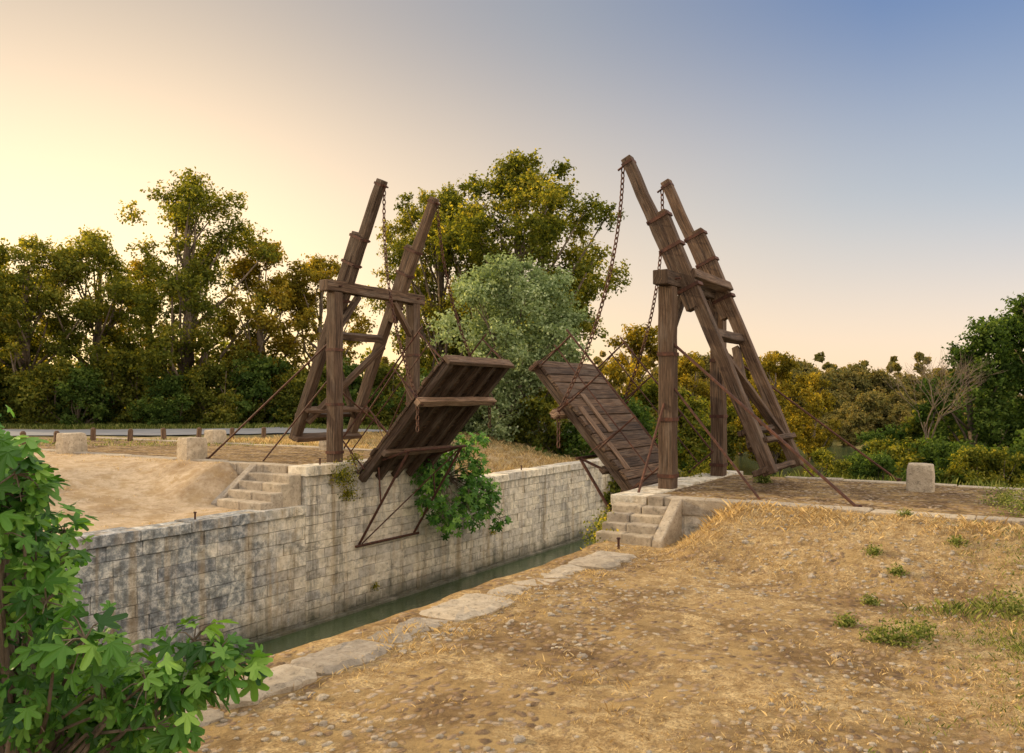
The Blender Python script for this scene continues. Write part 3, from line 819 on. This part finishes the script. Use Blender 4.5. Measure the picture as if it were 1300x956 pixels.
b=W(4.0,8.3);fig_bush('wall_fig_tree',(b[0],b[1],.3),tg,.15,6,28)
def wallplant(name,s,t,z,r,n,size,seed,mat=L_GREEN):
    rs=np.random.default_rng(seed);x,y=W(s,t)
    d=unit(rs.normal(size=(n,3)));C=np.array([x,y,z])+d*np.array([r,r,r*.8])*rs.random((n,1))**.6*(1+.35*np.sin(d[:,:1]*7+seed)*np.cos(d[:,1:2]*6))
    me=quads_mesh(name,leaf_arrays(C,unit(d+rs.normal(size=(n,3))*.7),size,size*.5,rs),rs.random(n),[mat]);ob=bpy.data.objects.new(name,me);scene.collection.objects.link(ob)
wallplant('wall_plant',-.35,8.1,.7,.42,1100,.06,1);wallplant('wall_plant',-.1,8.12,.25,.3,500,.06,2);wallplant('wall_plant',.1,8.1,1.05,.25,260,.06,3)
wallplant('wall_plant',.9,8.15,-2.2,.14,160,.05,4);wallplant('wall_plant',6.3,8.15,-1.6,.14,160,.05,5)
for i,(s,t,z,r) in enumerate(((-1.9,.30,.15,.42),(-1.3,.55,.1,.45),(-.5,.7,.2,.5),(.4,.75,.3,.5),(-2.5,.2,-.1,.36),(1.2,.7,.4,.45),(2.6,.6,.7,.4),(-3.2,.05,-.1,.24),(3.6,.4,.8,.5),(2.2,-1.2,.9,.2),(-2.2,.35,-.4,.4),(-6.2,-.02,.0,.14),(-8.3,-.02,.0,.12))):
    wallplant('wall_plant',s,t,z,r,int(2400*r),.07,20+i,L_GRASS if i%2 else L_GREEN)
for i,(px,dep,r,z) in enumerate(((1145,7.9,.26,.05),(1115,8.0,.20,.03),(1170,8.1,.16,.03),(1075,8.6,.13,.03),(1110,11.0,.14,.02),(1140,10.4,.12,.02),(1215,10.9,.14,.02),(1290,9.0,.30,.06),(1275,13.3,.40,.10),(1300,12,.45,.12),(1150,12.1,.12,.02),(1105,9.6,.13,.02))):
    x=X(px,dep);s,t=ST(x,dep)
    wallplant('weed_clump',s,t,H(s,t)+z,r,int(2600*r),.04,50+i,L_GRASS)

# ---------------------------------------------------------------- light
az,el=math.radians(-66),math.radians(15)
w=bpy.data.worlds.new('World');scene.world=w;w.use_nodes=True;nt=w.node_tree;nt.nodes.clear();q=N(nt)
sky=q('ShaderNodeTexSky',sky_type='NISHITA');sky.sun_disc=False;sky.sun_elevation=el;sky.sun_rotation=az%(2*math.pi)
bg1=q('ShaderNodeBackground',{'Color':sky.outputs[0],'Strength':.05})
co=q('ShaderNodeTexCoord').outputs['Generated']
nrm=q('ShaderNodeVectorMath',{0:co},operation='NORMALIZE').outputs[0]
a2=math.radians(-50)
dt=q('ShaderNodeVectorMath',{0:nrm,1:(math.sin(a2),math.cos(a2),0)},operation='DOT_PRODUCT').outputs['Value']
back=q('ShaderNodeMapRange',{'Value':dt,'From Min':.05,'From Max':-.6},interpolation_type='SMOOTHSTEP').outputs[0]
zz=q('ShaderNodeSeparateXYZ',{'Vector':nrm}).outputs[2]
hor=q.ramp(dt,[(0,(.90,.66,.50)),(.35,(.90,.62,.42)),(.7,(.96,.62,.32)),(1,(.98,.66,.28))])
mid=q.ramp(dt,[(0,(.36,.41,.49)),(.3,(.48,.46,.44)),(.65,(.74,.54,.34)),(.95,(.80,.53,.27))])
top=q.ramp(dt,[(0,(.10,.18,.38)),(.25,(.10,.17,.35)),(.55,(.27,.27,.29)),(.9,(.42,.30,.17))])
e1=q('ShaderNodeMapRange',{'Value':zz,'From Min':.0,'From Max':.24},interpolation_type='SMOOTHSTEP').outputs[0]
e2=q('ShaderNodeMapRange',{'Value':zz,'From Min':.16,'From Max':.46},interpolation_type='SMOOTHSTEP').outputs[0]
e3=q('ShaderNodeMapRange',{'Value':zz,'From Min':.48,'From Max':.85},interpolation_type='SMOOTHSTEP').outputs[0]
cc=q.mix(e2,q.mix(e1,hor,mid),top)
cc=q.mix(e3,cc,(1.45,1.36,1.22))  # zenith above the frame brightened, added fill light for shaded surfaces
cc=q.mix(back,cc,(1.8,1.5,1.22))  # unseen sky behind camera brightened too, added fill to lift the shade
ga,ge=math.radians(-25),math.radians(6)
gd=q('ShaderNodeVectorMath',{0:nrm,1:(math.sin(ga)*math.cos(ge),math.cos(ga)*math.cos(ge),math.sin(ge))},operation='DOT_PRODUCT').outputs['Value']
gl=q.math('MULTIPLY',q.math('POWER',q.math('MAXIMUM',gd,0.0),22.0),.50)
cc=q.mix(1.0,cc,q.mix(gl,(0,0,0),(1,.66,.26)),'ADD')
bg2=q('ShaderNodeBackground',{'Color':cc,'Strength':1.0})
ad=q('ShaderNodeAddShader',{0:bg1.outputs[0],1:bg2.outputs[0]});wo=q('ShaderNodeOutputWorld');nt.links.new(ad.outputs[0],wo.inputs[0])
sd=bpy.data.lights.new('sun','SUN');sd.energy=5.0;sd.angle=math.radians(.6);sd.color=(1,.74,.43)
so=bpy.data.objects.new('sun',sd);scene.collection.objects.link(so)
so.rotation_euler=Vector((math.sin(az)*math.cos(el),math.cos(az)*math.cos(el),math.sin(el))).to_track_quat('Z','Y').to_euler()
cd=bpy.data.cameras.new('camera');cam=bpy.data.objects.new('camera',cd);scene.collection.objects.link(cam)
cam.location=(0,0,2.55);cam.rotation_euler=(math.radians(90),0,0);cd.sensor_width=36;cd.lens=28.8;cd.shift_y=.0208;cd.clip_end=3000;cd.clip_start=.05
scene.camera=cam
scene.view_settings.view_transform='Standard';scene.view_settings.look='None';scene.view_settings.exposure=0
